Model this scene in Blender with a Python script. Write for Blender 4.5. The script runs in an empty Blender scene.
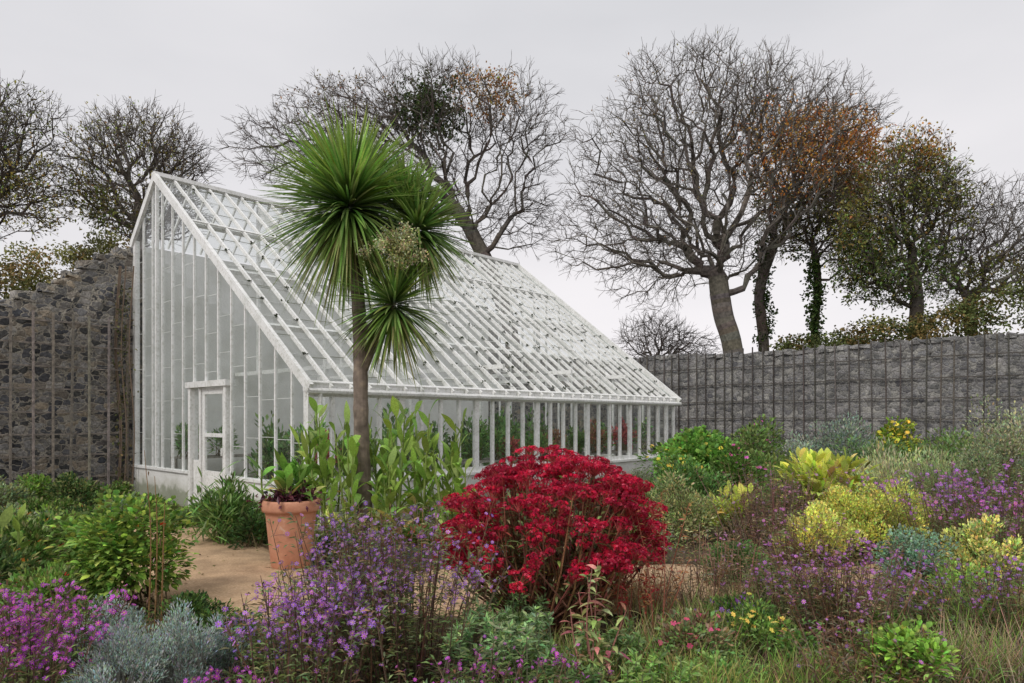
import bpy, math, numpy as np
from mathutils import Vector
scene=bpy.context.scene
R=np.random.default_rng(7)
HC=1.7; F=683.0; HZ=418.0
def S(px,Y): return (px-512)/F*Y
def site(px,py,Y): return np.array([(px-512)/F*Y, Y, HC+(HZ-py)/F*Y])
def nrm(a):
    a=np.asarray(a,float); return a/np.maximum(np.linalg.norm(a,axis=-1,keepdims=True),1e-9)
def col(c,n,v=.25,hv=.12):
    c=np.asarray(c,float)
    return np.clip(c[None]*(1+v*R.standard_normal((n,1)))*(1+hv*R.standard_normal((n,3))),.004,.95)
def rv(n): return nrm(R.standard_normal((n,3)))
# ------------------------------------------------------------ mesh builder
class MB:
    def __init__(s): s.V=[];s.Q=[];s.C=[];s.M=[];s.n=0
    def add(s,V,Q,C,m=0):
        V=np.asarray(V,float).reshape(-1,3); Q=np.asarray(Q,int).reshape(-1,4)
        C=np.asarray(C,float)
        if C.ndim==1: C=np.tile(C,(len(V),1))
        s.V.append(V); s.Q.append(Q+s.n); s.C.append(C.reshape(-1,3)); s.M.append(np.full(len(Q),m)); s.n+=len(V)
    def obj(s,name,mats,parent=None,smooth=False,loc=None,rot=0):
        V=np.concatenate(s.V);Q=np.concatenate(s.Q);C=np.concatenate(s.C);M=np.concatenate(s.M)
        me=bpy.data.meshes.new(name)
        me.vertices.add(len(V)); me.vertices.foreach_set('co',V.ravel())
        me.loops.add(Q.size); me.loops.foreach_set('vertex_index',Q.ravel().astype(np.int32))
        me.polygons.add(len(Q)); me.polygons.foreach_set('loop_start',(np.arange(len(Q))*4).astype(np.int32))
        if not isinstance(mats,(list,tuple)): mats=[mats]
        for m in mats: me.materials.append(m)
        me.polygons.foreach_set('material_index',M.astype(np.int32))
        a=me.attributes.new('tint','FLOAT_COLOR','POINT')
        a.data.foreach_set('color',np.concatenate([C,np.ones((len(C),1))],1).ravel())
        me.polygons.foreach_set('use_smooth',np.full(len(Q),smooth))
        me.update(calc_edges=True)
        o=bpy.data.objects.new(name,me); scene.collection.objects.link(o)
        if parent: o.parent=parent
        if loc is not None: o.location=loc; o.rotation_euler[2]=rot
        return o
UP=np.array([0,0,1.])
def leaves(mb,P,D,L,W,C,droop=.15,fold=.3,m=0):
    n=len(P); D=nrm(D); L=np.broadcast_to(L,(n,))[:,None]; W=np.broadcast_to(W,(n,))[:,None]
    s=nrm(np.cross(D,UP+.7*rv(n))); nr=np.cross(s,D)
    tip=P+D*L-UP*droop*L; mid=P+D*L*.5-nr*W*fold; l=P+D*L*.48+s*W*.5; r=P+D*L*.48-s*W*.5
    V=np.stack([P,l,tip,r,mid],1); b=(np.arange(n)*5)[:,None]
    Q=np.concatenate([b+[0,4,2,1],b+[0,3,2,4]]); mb.add(V,Q,np.repeat(C,5,0),m)
def strap(mb,P,D,L,W,C,droop=.4,k=5,prof='blade',m=0,tipc=None):
    n=len(P); D=nrm(D); L=np.broadcast_to(L,(n,)); W=np.broadcast_to(W,(n,)); dr=np.broadcast_to(droop,(n,))
    t=np.linspace(0,1,k+1)
    pts=P[:,None]+D[:,None]*(L[:,None]*t)[...,None]-UP*(dr*L)[:,None,None]*(t**2)[None,:,None]
    if prof=='blade': w=np.minimum(1,.5+2*t)*np.maximum(1-t,0)**.55
    else: w=np.sin(np.pi*np.clip(t,.02,.985)**.8)
    s=nrm(np.cross(D,UP+.35*rv(n)))
    off=s[:,None]*(W[:,None]*w*.5)[...,None]
    V=np.stack([pts+off,pts-off],2).reshape(-1,3)
    b=(np.arange(n)*(2*(k+1)))[:,None,None]; j=(np.arange(k)*2)[None,:,None]
    Q=(b+j+np.array([0,1,3,2])).reshape(-1,4)
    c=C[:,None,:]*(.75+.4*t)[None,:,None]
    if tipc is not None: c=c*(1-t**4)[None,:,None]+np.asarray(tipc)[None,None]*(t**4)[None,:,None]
    mb.add(V,Q,np.repeat(c,2,1).reshape(-1,3),m)
def star(mb,P,N,Rd,C,k=6,w=.3,lift=.15,m=0,cc=None):
    n=len(P); N=nrm(N); a=nrm(np.cross(N,rv(n))); b=np.cross(N,a); Rd=np.broadcast_to(Rd,(n,))[:,None]
    for j in range(k):
        th=2*math.pi*j/k; d=a*math.cos(th)+b*math.sin(th); p=np.cross(N,d)
        V=np.stack([P,P+Rd*(.62*d+w*p)+N*Rd*lift,P+Rd*d+N*Rd*lift*.5,P+Rd*(.62*d-w*p)+N*Rd*lift],1)
        mb.add(V,np.arange(4*n).reshape(-1,4),np.repeat(C,4,0),m)
    if cc is not None:
        q=Rd*.24; V=np.stack([P+a*q+N*q*.8,P+b*q+N*q*.8,P-a*q+N*q*.8,P-b*q+N*q*.8],1)
        mb.add(V,np.arange(4*n).reshape(-1,4),np.tile(cc,(4*n,1)),m)
def tubes(mb,A,B,ra,rb,C,k=3,m=0,DA=None,DB=None):
    n=len(A); ra=np.broadcast_to(ra,(n,)); rb=np.broadcast_to(rb,(n,)); D=nrm(B-A)
    ref=np.array([.31,.17,.93])
    def ring(P,d,r):
        s=nrm(np.cross(d,ref)); u=np.cross(d,s); th=np.arange(k)*2*math.pi/k
        return P[:,None]+(s[:,None]*np.cos(th)[None,:,None]+u[:,None]*np.sin(th)[None,:,None])*r[:,None,None]
    V=np.concatenate([ring(A,D if DA is None else DA,ra),ring(B,D if DB is None else DB,rb)],1)
    b=(np.arange(n)*2*k)[:,None]; j=np.arange(k)
    Q=np.stack([b+j,b+(j+1)%k,b+k+(j+1)%k,b+k+j],2).reshape(-1,4)
    C=np.asarray(C,float); C=np.tile(C,(n,1)) if C.ndim==1 else C
    mb.add(V,Q,np.repeat(C,2*k,0),m)
def polytube(mb,P,r,C,k=10,m=0):
    P=np.asarray(P,float); D=nrm(np.gradient(P,axis=0))
    tubes(mb,P[:-1],P[1:],np.asarray(r)[:-1],np.asarray(r)[1:],C,k,m,D[:-1],D[1:])
def beam(mb,a,b,w,h,up=(0,0,1),c=(.8,.8,.8),m=0):
    a=np.array(a,float);b=np.array(b,float);d=nrm(b-a);up=np.array(up,float)
    s=np.cross(d,up); s=nrm(s) if np.linalg.norm(s)>1e-6 else np.array([1.,0,0]); u=np.cross(s,d)
    V=[p+s*x*w/2+u*y*h/2 for p in(a,b) for x,y in((-1,-1),(1,-1),(1,1),(-1,1))]
    mb.add(V,[(0,3,2,1),(4,5,6,7),(0,1,5,4),(1,2,6,5),(2,3,7,6),(3,0,4,7)],np.array(c,float),m)
def box(mb,lo,hi,c=(.8,.8,.8),m=0,jit=0):
    x0,y0,z0=lo;x1,y1,z1=hi
    V=np.array([(x0,y0,z0),(x1,y0,z0),(x1,y1,z0),(x0,y1,z0),(x0,y0,z1),(x1,y0,z1),(x1,y1,z1),(x0,y1,z1)],float)
    if jit: V=V+R.normal(0,jit,V.shape)
    mb.add(V,[(0,3,2,1),(4,5,6,7),(0,1,5,4),(1,2,6,5),(2,3,7,6),(3,0,4,7)],np.array(c,float),m)
# ------------------------------------------------------------ materials
def newmat(name):
    m=bpy.data.materials.new(name); m.use_nodes=True; nt=m.node_tree; nt.nodes.clear()
    o=nt.nodes.new('ShaderNodeOutputMaterial'); return m,nt,o
def N(nt,t,**k):
    n=nt.nodes.new(t)
    for a,b in k.items(): setattr(n,a,b)
    return n
def ramp(nt,fac,stops):
    r=N(nt,'ShaderNodeValToRGB'); e=r.color_ramp.elements
    while len(e)<len(stops): e.new(.5)
    for i,(p,c) in enumerate(stops): e[i].position=p; e[i].color=(*c,1) if len(c)==3 else c
    nt.links.new(fac,r.inputs[0]); return r.outputs[0]
def mixc(nt,f,a,b,bt='MIX'):
    n=N(nt,'ShaderNodeMix',data_type='RGBA',blend_type=bt)
    for i,v in((0,f),(6,a),(7,b)):
        if hasattr(v,'links'): nt.links.new(v,n.inputs[i])
        else: n.inputs[i].default_value=v if i==0 else (*v,1)
    return n.outputs[2]
def noise(nt,scale,detail=4,vec=None,rough=.55):
    n=N(nt,'ShaderNodeTexNoise'); n.inputs['Scale'].default_value=scale; n.inputs['Detail'].default_value=detail; n.inputs['Roughness'].default_value=rough
    if vec is not None: nt.links.new(vec,n.inputs['Vector'])
    return n
def objc(nt): return N(nt,'ShaderNodeTexCoord').outputs['Object']
def foliage_mat(name,trans=.3,rough=.55,spec=.3,gain=1.65):
    m,nt,o=newmat(name); a=N(nt,'ShaderNodeAttribute',attribute_name='tint')
    nz=noise(nt,60,1,objc(nt)); f=ramp(nt,nz.outputs[0],[(.3,(.8*gain,)*3),(.7,(1.18*gain,)*3)])
    c=mixc(nt,1.,a.outputs['Color'],f,'MULTIPLY')
    p=N(nt,'ShaderNodeBsdfPrincipled'); p.inputs['Roughness'].default_value=rough; p.inputs['Specular IOR Level'].default_value=spec
    nt.links.new(c,p.inputs['Base Color'])
    t=N(nt,'ShaderNodeBsdfTranslucent'); nt.links.new(c,t.inputs[0]); mx=N(nt,'ShaderNodeMixShader'); mx.inputs[0].default_value=trans
    nt.links.new(p.outputs[0],mx.inputs[1]); nt.links.new(t.outputs[0],mx.inputs[2]); nt.links.new(mx.outputs[0],o.inputs[0])
    return m
FOL=foliage_mat('leaf_and_petal',.33,.6,.2); GLOSSL=foliage_mat('glossy_strap_leaf',.3,.42,.35)
def bark_mat(name,scale=8):
    m,nt,o=newmat(name); a=N(nt,'ShaderNodeAttribute',attribute_name='tint'); v=objc(nt)
    nz=noise(nt,scale,6,v); f=ramp(nt,nz.outputs[0],[(.3,(.6,.6,.6)),(.55,(1.1,1.1,1.1)),(.75,(1.6,1.6,1.5))])
    c=mixc(nt,1.,a.outputs['Color'],f,'MULTIPLY'); p=N(nt,'ShaderNodeBsdfPrincipled'); p.inputs['Roughness'].default_value=.9; p.inputs['Specular IOR Level'].default_value=.15
    nt.links.new(c,p.inputs['Base Color']); b=N(nt,'ShaderNodeBump'); b.inputs['Strength'].default_value=.6; b.inputs['Distance'].default_value=.03
    nt.links.new(nz.outputs[0],b.inputs['Height']); nt.links.new(b.outputs[0],p.inputs['Normal']); nt.links.new(p.outputs[0],o.inputs[0]); return m
BARK=bark_mat('bark'); WOOD=bark_mat('weathered_wood',14)
def paint_mat():
    m,nt,o=newmat('white_painted_timber'); v=objc(nt)
    n1=noise(nt,3,5,v); n2=noise(nt,22,4,v)
    c=ramp(nt,n1.outputs[0],[(.3,(.70,.71,.68)),(.5,(.84,.84,.83)),(.7,(.9,.9,.89))])
    d=ramp(nt,n2.outputs[0],[(.0,(.80,.80,.76)),(.38,(.82,.82,.79)),(.5,(1,1,1))])
    c=mixc(nt,1.,c,d,'MULTIPLY'); p=N(nt,'ShaderNodeBsdfPrincipled'); p.inputs['Roughness'].default_value=.5
    nt.links.new(c,p.inputs['Base Color']); nt.links.new(p.outputs[0],o.inputs[0]); return m
PAINT=paint_mat()
def render_mat():
    m,nt,o=newmat('whitewashed_masonry'); v=objc(nt); sep=N(nt,'ShaderNodeSeparateXYZ'); nt.links.new(v,sep.inputs[0])
    n1=noise(nt,4,6,v); a=N(nt,'ShaderNodeMath',operation='MULTIPLY_ADD'); nt.links.new(n1.outputs[0],a.inputs[0]); a.inputs[1].default_value=-.5; nt.links.new(sep.outputs[2],a.inputs[2])
    c=ramp(nt,a.outputs[0],[(0.,(.34,.36,.28)),(.10,(.66,.66,.61)),(.25,(.82,.82,.80))])
    n2=noise(nt,1.1,6,v,.65); c=mixc(nt,1.,c,ramp(nt,n2.outputs[0],[(.3,(.78,.78,.75)),(.6,(1,1,1))]),'MULTIPLY')
    p=N(nt,'ShaderNodeBsdfPrincipled'); p.inputs['Roughness'].default_value=.85; nt.links.new(c,p.inputs['Base Color'])
    b=N(nt,'ShaderNodeBump'); b.inputs['Strength'].default_value=.4; b.inputs['Distance'].default_value=.02
    nt.links.new(noise(nt,25,5,v).outputs[0],b.inputs['Height']); nt.links.new(b.outputs[0],p.inputs['Normal']); nt.links.new(p.outputs[0],o.inputs[0]); return m
RENDER=render_mat()
def glass_mat(name,dirt,refl):
    m,nt,o=newmat(name); v=objc(nt)
    t=N(nt,'ShaderNodeBsdfTransparent'); t.inputs[0].default_value=(.95,.97,.965,1)
    g=N(nt,'ShaderNodeBsdfGlossy'); g.inputs['Roughness'].default_value=.05
    b=N(nt,'ShaderNodeBump'); b.inputs['Strength'].default_value=.2; b.inputs['Distance'].default_value=.02
    nt.links.new(noise(nt,1.7,2,v).outputs[0],b.inputs['Height']); nt.links.new(b.outputs[0],g.inputs['Normal'])
    # symmetric Schlick reflection (works the same from either side of the thin pane)
    lw=N(nt,'ShaderNodeLayerWeight'); lw.inputs['Blend'].default_value=.5
    pw=N(nt,'ShaderNodeMath',operation='POWER'); nt.links.new(lw.outputs['Facing'],pw.inputs[0]); pw.inputs[1].default_value=4
    ma=N(nt,'ShaderNodeMath',operation='MULTIPLY_ADD'); nt.links.new(pw.outputs[0],ma.inputs[0]); ma.inputs[1].default_value=refl; ma.inputs[2].default_value=.05
    mx=N(nt,'ShaderNodeMixShader'); nt.links.new(ma.outputs[0],mx.inputs[0]); nt.links.new(t.outputs[0],mx.inputs[1]); nt.links.new(g.outputs[0],mx.inputs[2])
    d0=N(nt,'ShaderNodeBsdfDiffuse'); d0.inputs[0].default_value=(.80,.82,.81,1); d1=N(nt,'ShaderNodeBsdfTranslucent'); d1.inputs[0].default_value=(.80,.82,.81,1)
    d=N(nt,'ShaderNodeMixShader'); nt.links.new(d0.outputs[0],d.inputs[1]); nt.links.new(d1.outputs[0],d.inputs[2])
    n=noise(nt,2.2,6,v); mr=N(nt,'ShaderNodeMapRange'); mr.inputs[1].default_value=.3; mr.inputs[2].default_value=.7; mr.inputs[3].default_value=dirt*.2; mr.inputs[4].default_value=dirt*1.8
    nt.links.new(n.outputs[0],mr.inputs[0]); m2=N(nt,'ShaderNodeMixShader'); nt.links.new(mr.outputs[0],m2.inputs[0]); nt.links.new(mx.outputs[0],m2.inputs[1]); nt.links.new(d.outputs[0],m2.inputs[2])
    nt.links.new(m2.outputs[0],o.inputs[0]); return m
GLR=glass_mat('dusty_roof_glass',.10,.55); GLW=glass_mat('window_glass',.025,.5)
def stone_mat(name,cols,mortar,scale=3.4,mw=.06,weather=.5,dis=.3):
    m,nt,o=newmat(name); v=objc(nt); mp=N(nt,'ShaderNodeMapping'); mp.inputs['Scale'].default_value=(1,.25,1.5); nt.links.new(v,mp.inputs[0])
    nz=noise(nt,5,4,v); va=N(nt,'ShaderNodeVectorMath',operation='MULTIPLY_ADD'); nt.links.new(nz.outputs['Color'],va.inputs[0]); va.inputs[1].default_value=(dis,)*3; nt.links.new(mp.outputs[0],va.inputs[2])
    v1=N(nt,'ShaderNodeTexVoronoi'); v1.inputs['Scale'].default_value=scale; v1.inputs['Randomness'].default_value=1.; nt.links.new(va.outputs[0],v1.inputs['Vector'])
    v2=N(nt,'ShaderNodeTexVoronoi',feature='DISTANCE_TO_EDGE'); v2.inputs['Scale'].default_value=scale; v2.inputs['Randomness'].default_value=1.; nt.links.new(va.outputs[0],v2.inputs['Vector'])
    sp=N(nt,'ShaderNodeSeparateColor'); nt.links.new(v1.outputs['Color'],sp.inputs[0])
    k=len(cols); c=ramp(nt,sp.outputs[0],[(i/k,cc) for i,cc in enumerate(cols)]);
    fine=noise(nt,22,6,v,.65); c=mixc(nt,1.,c,ramp(nt,fine.outputs[0],[(.3,(.5,.5,.5)),(.5,(1,1,1)),(.7,(1.7,1.7,1.65))]),'MULTIPLY')
    mo=mixc(nt,1.,mortar,ramp(nt,fine.outputs[0],[(.3,(.5,.5,.5)),(.7,(1.3,1.3,1.25))]),'MULTIPLY')
    # ragged mortar edge
    ad=N(nt,'ShaderNodeMath',operation='MULTIPLY_ADD'); nt.links.new(fine.outputs[0],ad.inputs[0]); ad.inputs[1].default_value=.14; nt.links.new(v2.outputs['Distance'],ad.inputs[2])
    mk=ramp(nt,ad.outputs[0],[(.07+mw*.6,(1,1,1)),(.07+mw*1.6,(0,0,0))]); c=mixc(nt,mk,c,mo)
    w=noise(nt,.8,6,v,.65); c=mixc(nt,1.,c,ramp(nt,w.outputs[0],[(.3,(1-weather*.7,)*3),(.55,(1,1,1)),(.72,(1.3,1.3,1.25))]),'MULTIPLY')
    p=N(nt,'ShaderNodeBsdfPrincipled'); p.inputs['Roughness'].default_value=.92; p.inputs['Specular IOR Level'].default_value=.2; nt.links.new(c,p.inputs['Base Color'])
    h=ramp(nt,v2.outputs['Distance'],[(0,(0,0,0)),(.12,(.8,.8,.8)),(.4,(1,1,1))]); h2=mixc(nt,.35,h,fine.outputs[0])
    b=N(nt,'ShaderNodeBump'); b.inputs['Strength'].default_value=.7; b.inputs['Distance'].default_value=.04; nt.links.new(h2,b.inputs['Height']); nt.links.new(b.outputs[0],p.inputs['Normal'])
    nt.links.new(p.outputs[0],o.inputs[0]); return m
STONE_D=stone_mat('dark_rubble_stone',[(.05,.05,.055),(.13,.13,.14),(.27,.26,.25),(.07,.075,.09),(.36,.30,.23),(.15,.145,.14),(.33,.31,.29),(.08,.08,.08)],(.42,.385,.335),5.4,.05,.4)
STONE_L=stone_mat('grey_rubble_stone',[(.18,.18,.185),(.28,.27,.27),(.12,.12,.13),(.36,.35,.33),(.22,.22,.23),(.31,.30,.30),(.15,.15,.15)],(.37,.36,.345),5.2,.04,.6)
def simple(name,c1,c2,scale,rough=.9,bump=.4,dist=.01,c3=None):
    m,nt,o=newmat(name); v=objc(nt); n=noise(nt,scale,8,v,.7); st=[(.3,c1),(.6,c2)]
    if c3: st.append((.72,c3))
    c=ramp(nt,n.outputs[0],st); n3=noise(nt,scale*.07,4,v); c=mixc(nt,1.,c,ramp(nt,n3.outputs[0],[(.35,(.75,.75,.75)),(.65,(1.15,1.15,1.15))]),'MULTIPLY')
    p=N(nt,'ShaderNodeBsdfPrincipled'); p.inputs['Roughness'].default_value=rough; p.inputs['Specular IOR Level'].default_value=.2; nt.links.new(c,p.inputs['Base Color'])
    b=N(nt,'ShaderNodeBump'); b.inputs['Strength'].default_value=bump; b.inputs['Distance'].default_value=dist; nt.links.new(n.outputs[0],b.inputs['Height']); nt.links.new(b.outputs[0],p.inputs['Normal'])
    nt.links.new(p.outputs[0],o.inputs[0]); return m
SOIL=simple('garden_soil',(.04,.03,.02),(.13,.10,.065),9,.95,.8,.05,(.12,.14,.06))
SAND=simple('sandy_gravel',(.36,.23,.13),(.56,.39,.25),45,.95,.6,.01,(.70,.54,.39))
TERRA=simple('terracotta',(.48,.21,.13),(.62,.31,.20),7,.8,.25,.01,(.70,.50,.40))
SLATE=simple('dark_slate',(.05,.055,.06),(.14,.145,.15),10,.7,.6,.02)
TILE=simple('interior_floor',(.4,.38,.35),(.5,.48,.45),5)
# ------------------------------------------------------------ world, sun, camera
w=bpy.data.worlds.new('World'); scene.world=w; w.use_nodes=True; nt=w.node_tree; nt.nodes.clear()
o=N(nt,'ShaderNodeOutputWorld'); bg=N(nt,'ShaderNodeBackground'); nt.links.new(bg.outputs[0],o.inputs[0])
sk=N(nt,'ShaderNodeTexSky',sky_type='NISHITA'); sk.sun_disc=False; sk.sun_elevation=math.radians(48); sk.sun_rotation=math.radians(215)
hs=N(nt,'ShaderNodeHueSaturation'); hs.inputs['Saturation'].default_value=.12; nt.links.new(sk.outputs[0],hs.inputs['Color'])
tc=N(nt,'ShaderNodeTexCoord').outputs['Generated']; mp=N(nt,'ShaderNodeMapping'); mp.inputs['Scale'].default_value=(1,1,3.2); nt.links.new(tc,mp.inputs[0])
cl=noise(nt,1.3,5,mp.outputs[0],.5); cc=ramp(nt,cl.outputs[0],[(.3,(.79,.79,.81)),(.5,(.89,.885,.90)),(.7,(.98,.965,.975))])
sz=N(nt,'ShaderNodeSeparateXYZ'); nt.links.new(tc,sz.inputs[0]); gr=ramp(nt,sz.outputs[2],[(0.,(.93,.90,.91)),(.5,(.75,.755,.775)),(1,(1.,1.,1.))])
cc=mixc(nt,1.,cc,gr,'MULTIPLY'); sc10=mixc(nt,1.,cc,(10,10,10),'MULTIPLY'); nt.links.new(mixc(nt,.88,hs.outputs[0],sc10),bg.inputs[0]); bg.inputs[1].default_value=.113
sd=bpy.data.lights.new('sun','SUN'); sd.energy=1.5; sd.angle=math.radians(16); sd.color=(1,.96,.9)
so=bpy.data.objects.new('sun',sd); scene.collection.objects.link(so)
so.rotation_euler=Vector((-.45,-.72,.85)).to_track_quat('Z','Y').to_euler()
cd=bpy.data.cameras.new('camera'); cam=bpy.data.objects.new('camera',cd); scene.collection.objects.link(cam); scene.camera=cam
cd.lens=24; cd.sensor_width=36; cd.clip_end=2000; cd.clip_start=.05; cd.shift_y=76.5/1024; cam.location=(0,0,HC); cam.rotation_euler=(math.pi/2,0,0)
scene.view_settings.view_transform='Standard'; scene.view_settings.look='None'; scene.view_settings.exposure=0
# ------------------------------------------------------------ ground and path
mb=MB(); g=np.array([-300,-100,-40,-20,*np.linspace(-12,14,53),25,50,120,300.]); gy=np.array([-100,-20,*np.linspace(0,24,49),40,80,200,500.])
X,Y=np.meshgrid(g,gy); Z=-.03+.03*np.sin(X*2.1+Y)*np.cos(Y*1.7-X*.5)*(np.abs(X)<15)*(Y<25)*(Y>0); n=len(g); k=len(gy)
i=np.arange(n-1)[None]+ (np.arange(k-1)*n)[:,None]; i=i.ravel()
mb.add(np.stack([X,Y,Z],2).reshape(-1,3),np.stack([i,i+1,i+1+n,i+n],1),np.array([.1,.1,.1])); mb.obj('ground',SOIL,smooth=True)
PATH=np.array([(-6.3,12.6),(-5.2,10.4),(-4.0,8.6),(-3.0,7.2),(-1.9,6.65),(-.4,6.8),(1.5,7.0),(3.6,6.9),(6,7.6),(9,9)])
def pdist(x,y):
    p=np.stack([np.atleast_1d(x),np.atleast_1d(y)],1); d=np.full(len(p),1e9)
    for a,b in zip(PATH[:-1],PATH[1:]):
        t=np.clip(((p-a)@(b-a))/((b-a)@(b-a)),0,1); d=np.minimum(d,np.linalg.norm(p-a-t[:,None]*(b-a),axis=1))
    return d
def crs(P,k=8):
    P=np.asarray(P,float); Q=np.vstack([2*P[0]-P[1],P,2*P[-1]-P[-2]]); out=[]
    for i in range(1,len(Q)-2):
        for t in np.linspace(0,1,k,endpoint=False):
            a,b,c,d=Q[i-1:i+3]; out.append(.5*((2*b)+(-a+c)*t+(2*a-5*b+4*c-d)*t*t+(-a+3*b-3*c+d)*t**3))
    out.append(P[-1]); return np.array(out)
C_=crs(PATH); d=nrm(np.gradient(C_,axis=0)); pn=np.stack([-d[:,1],d[:,0]],1); hw=.85+.06*np.sin(np.arange(len(C_))*1.3)
rows=[np.column_stack([C_+pn*(hw*f)[:,None],np.full(len(C_),z)]) for f,z in((-1.05,-.03),(-.9,.03),(0,.045),(.9,.03),(1.05,-.03))]
mb=MB(); V=np.stack(rows,1).reshape(-1,3); n=len(C_); q=[(a*5+j,a*5+j+1,(a+1)*5+j+1,(a+1)*5+j) for a in range(n-1) for j in range(4)]
mb.add(V,q,np.array([.4,.3,.2])); mb.obj('gravel_path',SAND,smooth=True)
# ------------------------------------------------------------ greenhouse (local: x along length, y depth)
ANG=math.atan2(.744,.669); P0=np.array([-3.10,10.37]); D1=np.array([.669,.744]); D2=np.array([-.744,.669])
def gl(x,y): return P0+D1*x+D2*y
L=11.4; D=7.11; AY=5.87; HE=2.2; HA=6.74; HB=5.57; PL=.62
def zr(y): return HE+(HA-HE)/AY*y if y<=AY else HA-(HA-HB)/(D-AY)*(y-AY)
gh=bpy.data.objects.new('greenhouse',None); scene.collection.objects.link(gh); gh.location=(P0[0],P0[1],0); gh.rotation_euler[2]=ANG
mb=MB()
box(mb,(0,0,-.1),(L,.2,PL)); box(mb,(0,.2,-.1),(.2,2.7,PL-.003)); box(mb,(0,4.1,-.1),(.2,D,PL-.003)); box(mb,(L-.2,.2,-.1),(L,D,PL-.003))
box(mb,(.2,D-.12,-.1),(L-.2,D-.01,HB-.06))
mb.obj('plinth_and_back_wall',RENDER,gh)
mb=MB(); box(mb,(.2,.2,-.05),(L-.2,D-.12,.03)); mb.obj('floor',TILE,gh)
mb=MB(); sd_=nrm(np.array([0,AY,HA-HE])); upn=np.array([0,-sd_[2],sd_[1]])
box(mb,(-.05,-.05,PL+.002),(L+.05,.14,PL+.055)); box(mb,(-.04,.14,PL+.003),(.12,2.62,PL+.05)); box(mb,(-.04,4.15,PL+.003),(.12,D,PL+.05))
nb=25
for i in range(nb+1):
    x=i*L/nb; big=(i%4==0); ww=.11 if big else .055
    beam(mb,(min(max(x,.06),L-.06),.045,PL+.05),(min(max(x,.06),L-.06),.045,HE-.06),ww,.07,(0,1,0))
beam(mb,(-.03,.04,HE-.02),(L+.03,.04,HE-.02),.11,.13); beam(mb,(-.02,.045,PL+.10),(L+.02,.045,PL+.10),.055,.09); beam(mb,(-.02,.045,HE-.13),(L+.02,.045,HE-.13),.05,.08)
gy_=np.linspace(0,D,15)
for y in gy_[1:-1]:
    lo=2.3 if 2.55<y<4.2 else PL+.04
    beam(mb,(.035,y,lo),(.035,y,zr(y)-.01),.042,.04,(1,0,0))
for a,b in zip(gy_[:-1],gy_[1:]):
    z=PL+R.uniform(.5,.8)
    while z<zr(a)-.3 and z<zr(b)-.3:
        if not(2.4<a<4.2 and z<2.4): beam(mb,(.052,a+.02,z),(.052,b-.02,z),.005,.010)
        z+=R.uniform(.62,.8)
for y,t in((.045,.13),(D-.05,.13)): beam(mb,(.04,y,-.05),(.04,y,zr(y)-.01),.10,t,(0,1,0))
beam(mb,(.03,AY,PL),(.03,AY,HA-.05),.07,.06,(1,0,0))
for y in(2.66,4.12): beam(mb,(.03,y,0),(.03,y,2.32),.15,.10,(0,1,0))
beam(mb,(.02,2.55,2.33),(.02,4.23,2.33),.19,.11); beam(mb,(.03,3.72,.03),(.03,3.72,2.27),.09,.08,(0,1,0))
beam(mb,(-.02,-.10,zr(0)-.05),(-.02,AY,HA+.03),.07,.15,upn); beam(mb,(-.017,D+.06,zr(D)-.04),(-.017,AY-.02,HA+.015),.066,.14,(0,1,1))
beam(mb,(L+.02,-.10,zr(0)-.06),(L+.02,AY,HA+.02),.07,.20,upn)
for y in gy_[1:-1]: beam(mb,(L-.04,y,PL),(L-.04,y,zr(y)-.03),.05,.05,(1,0,0))
nr=31
for i in range(1,nr):
    x=i*L/nr; beam(mb,(x,-.08,zr(0)-.03),(x,AY,HA+.03),.040,.065,upn); beam(mb,(x,AY,HA+.02),(x,D,HB+.02),.034,.06,(0,1,1))
beam(mb,(-.05,AY,HA+.06),(L+.05,AY,HA+.06),.18,.08)
for f in(.25,.5,.75): beam(mb,(.05,AY*f,zr(AY*f)-.09),(L-.05,AY*f,zr(AY*f)-.09),.06,.09,upn)
beam(mb,(.05,AY*.72,zr(AY*.72)+.065),(L-.05,AY*.72,zr(AY*.72)+.065),.05,.03,upn)
beam(mb,(0,.0,HE+.035),(L,.0,HE+.035),.05,.07,upn)
for i in range(1,5):
    x=i*L/5; beam(mb,(x,.12,zr(.12)-.2),(x,AY,HA-.17),.06,.12,upn); beam(mb,(x,AY*.52,.03),(x,AY*.52,zr(AY*.52)-.2),.09,.09,(0,1,0)); beam(mb,(x,.15,2.75),(x,D-.15,2.76),.06,.09); beam(mb,(x,AY,2.8),(x,AY,HA-.1),.06,.08,(0,1,0))
beam(mb,(.2,AY*.52,zr(AY*.52)-.3),(L-.2,AY*.52,zr(AY*.52)-.3),.08,.12)
mb.obj('timber_frame',PAINT,gh)
mb=MB(); sl=math.hypot(AY,HA-HE)
for i in range(nr):
    ph=R.uniform(0,.5) if i%2 else R.uniform(.25,.75)
    for j in range(13):
        s=(j+ph*.6)*.58+.15
        if s>sl-.1: break
        y=s*sd_[1]; z=HE+s*sd_[2]; x0=i*L/nr+.022; x1=(i+1)*L/nr-.022; off=upn*.014
        c=(.42,.43,.42) if R.random()<.6 else (.18,.19,.15)
        beam(mb,np.array([x0,y,z])+off,np.array([x1,y,z])+off,.011,.008,upn,c)
        if R.random()<(.8 if i>9 else .4):
            n=9; xx=(x0 if R.random()<.5 else x1)+R.normal(0,.018,n); P=np.stack([xx,np.full(n,y)+R.normal(0,.02,n),np.full(n,z)],1)+upn*.02
            leaves(mb,P,rv(n)+upn*.8,.06,.04,col((.03,.04,.016),n))
mb.obj('pane_laps_and_moss',FOL,gh)
mb=MB(); c=np.array([.8,.8,.8])
e=.012
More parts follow.
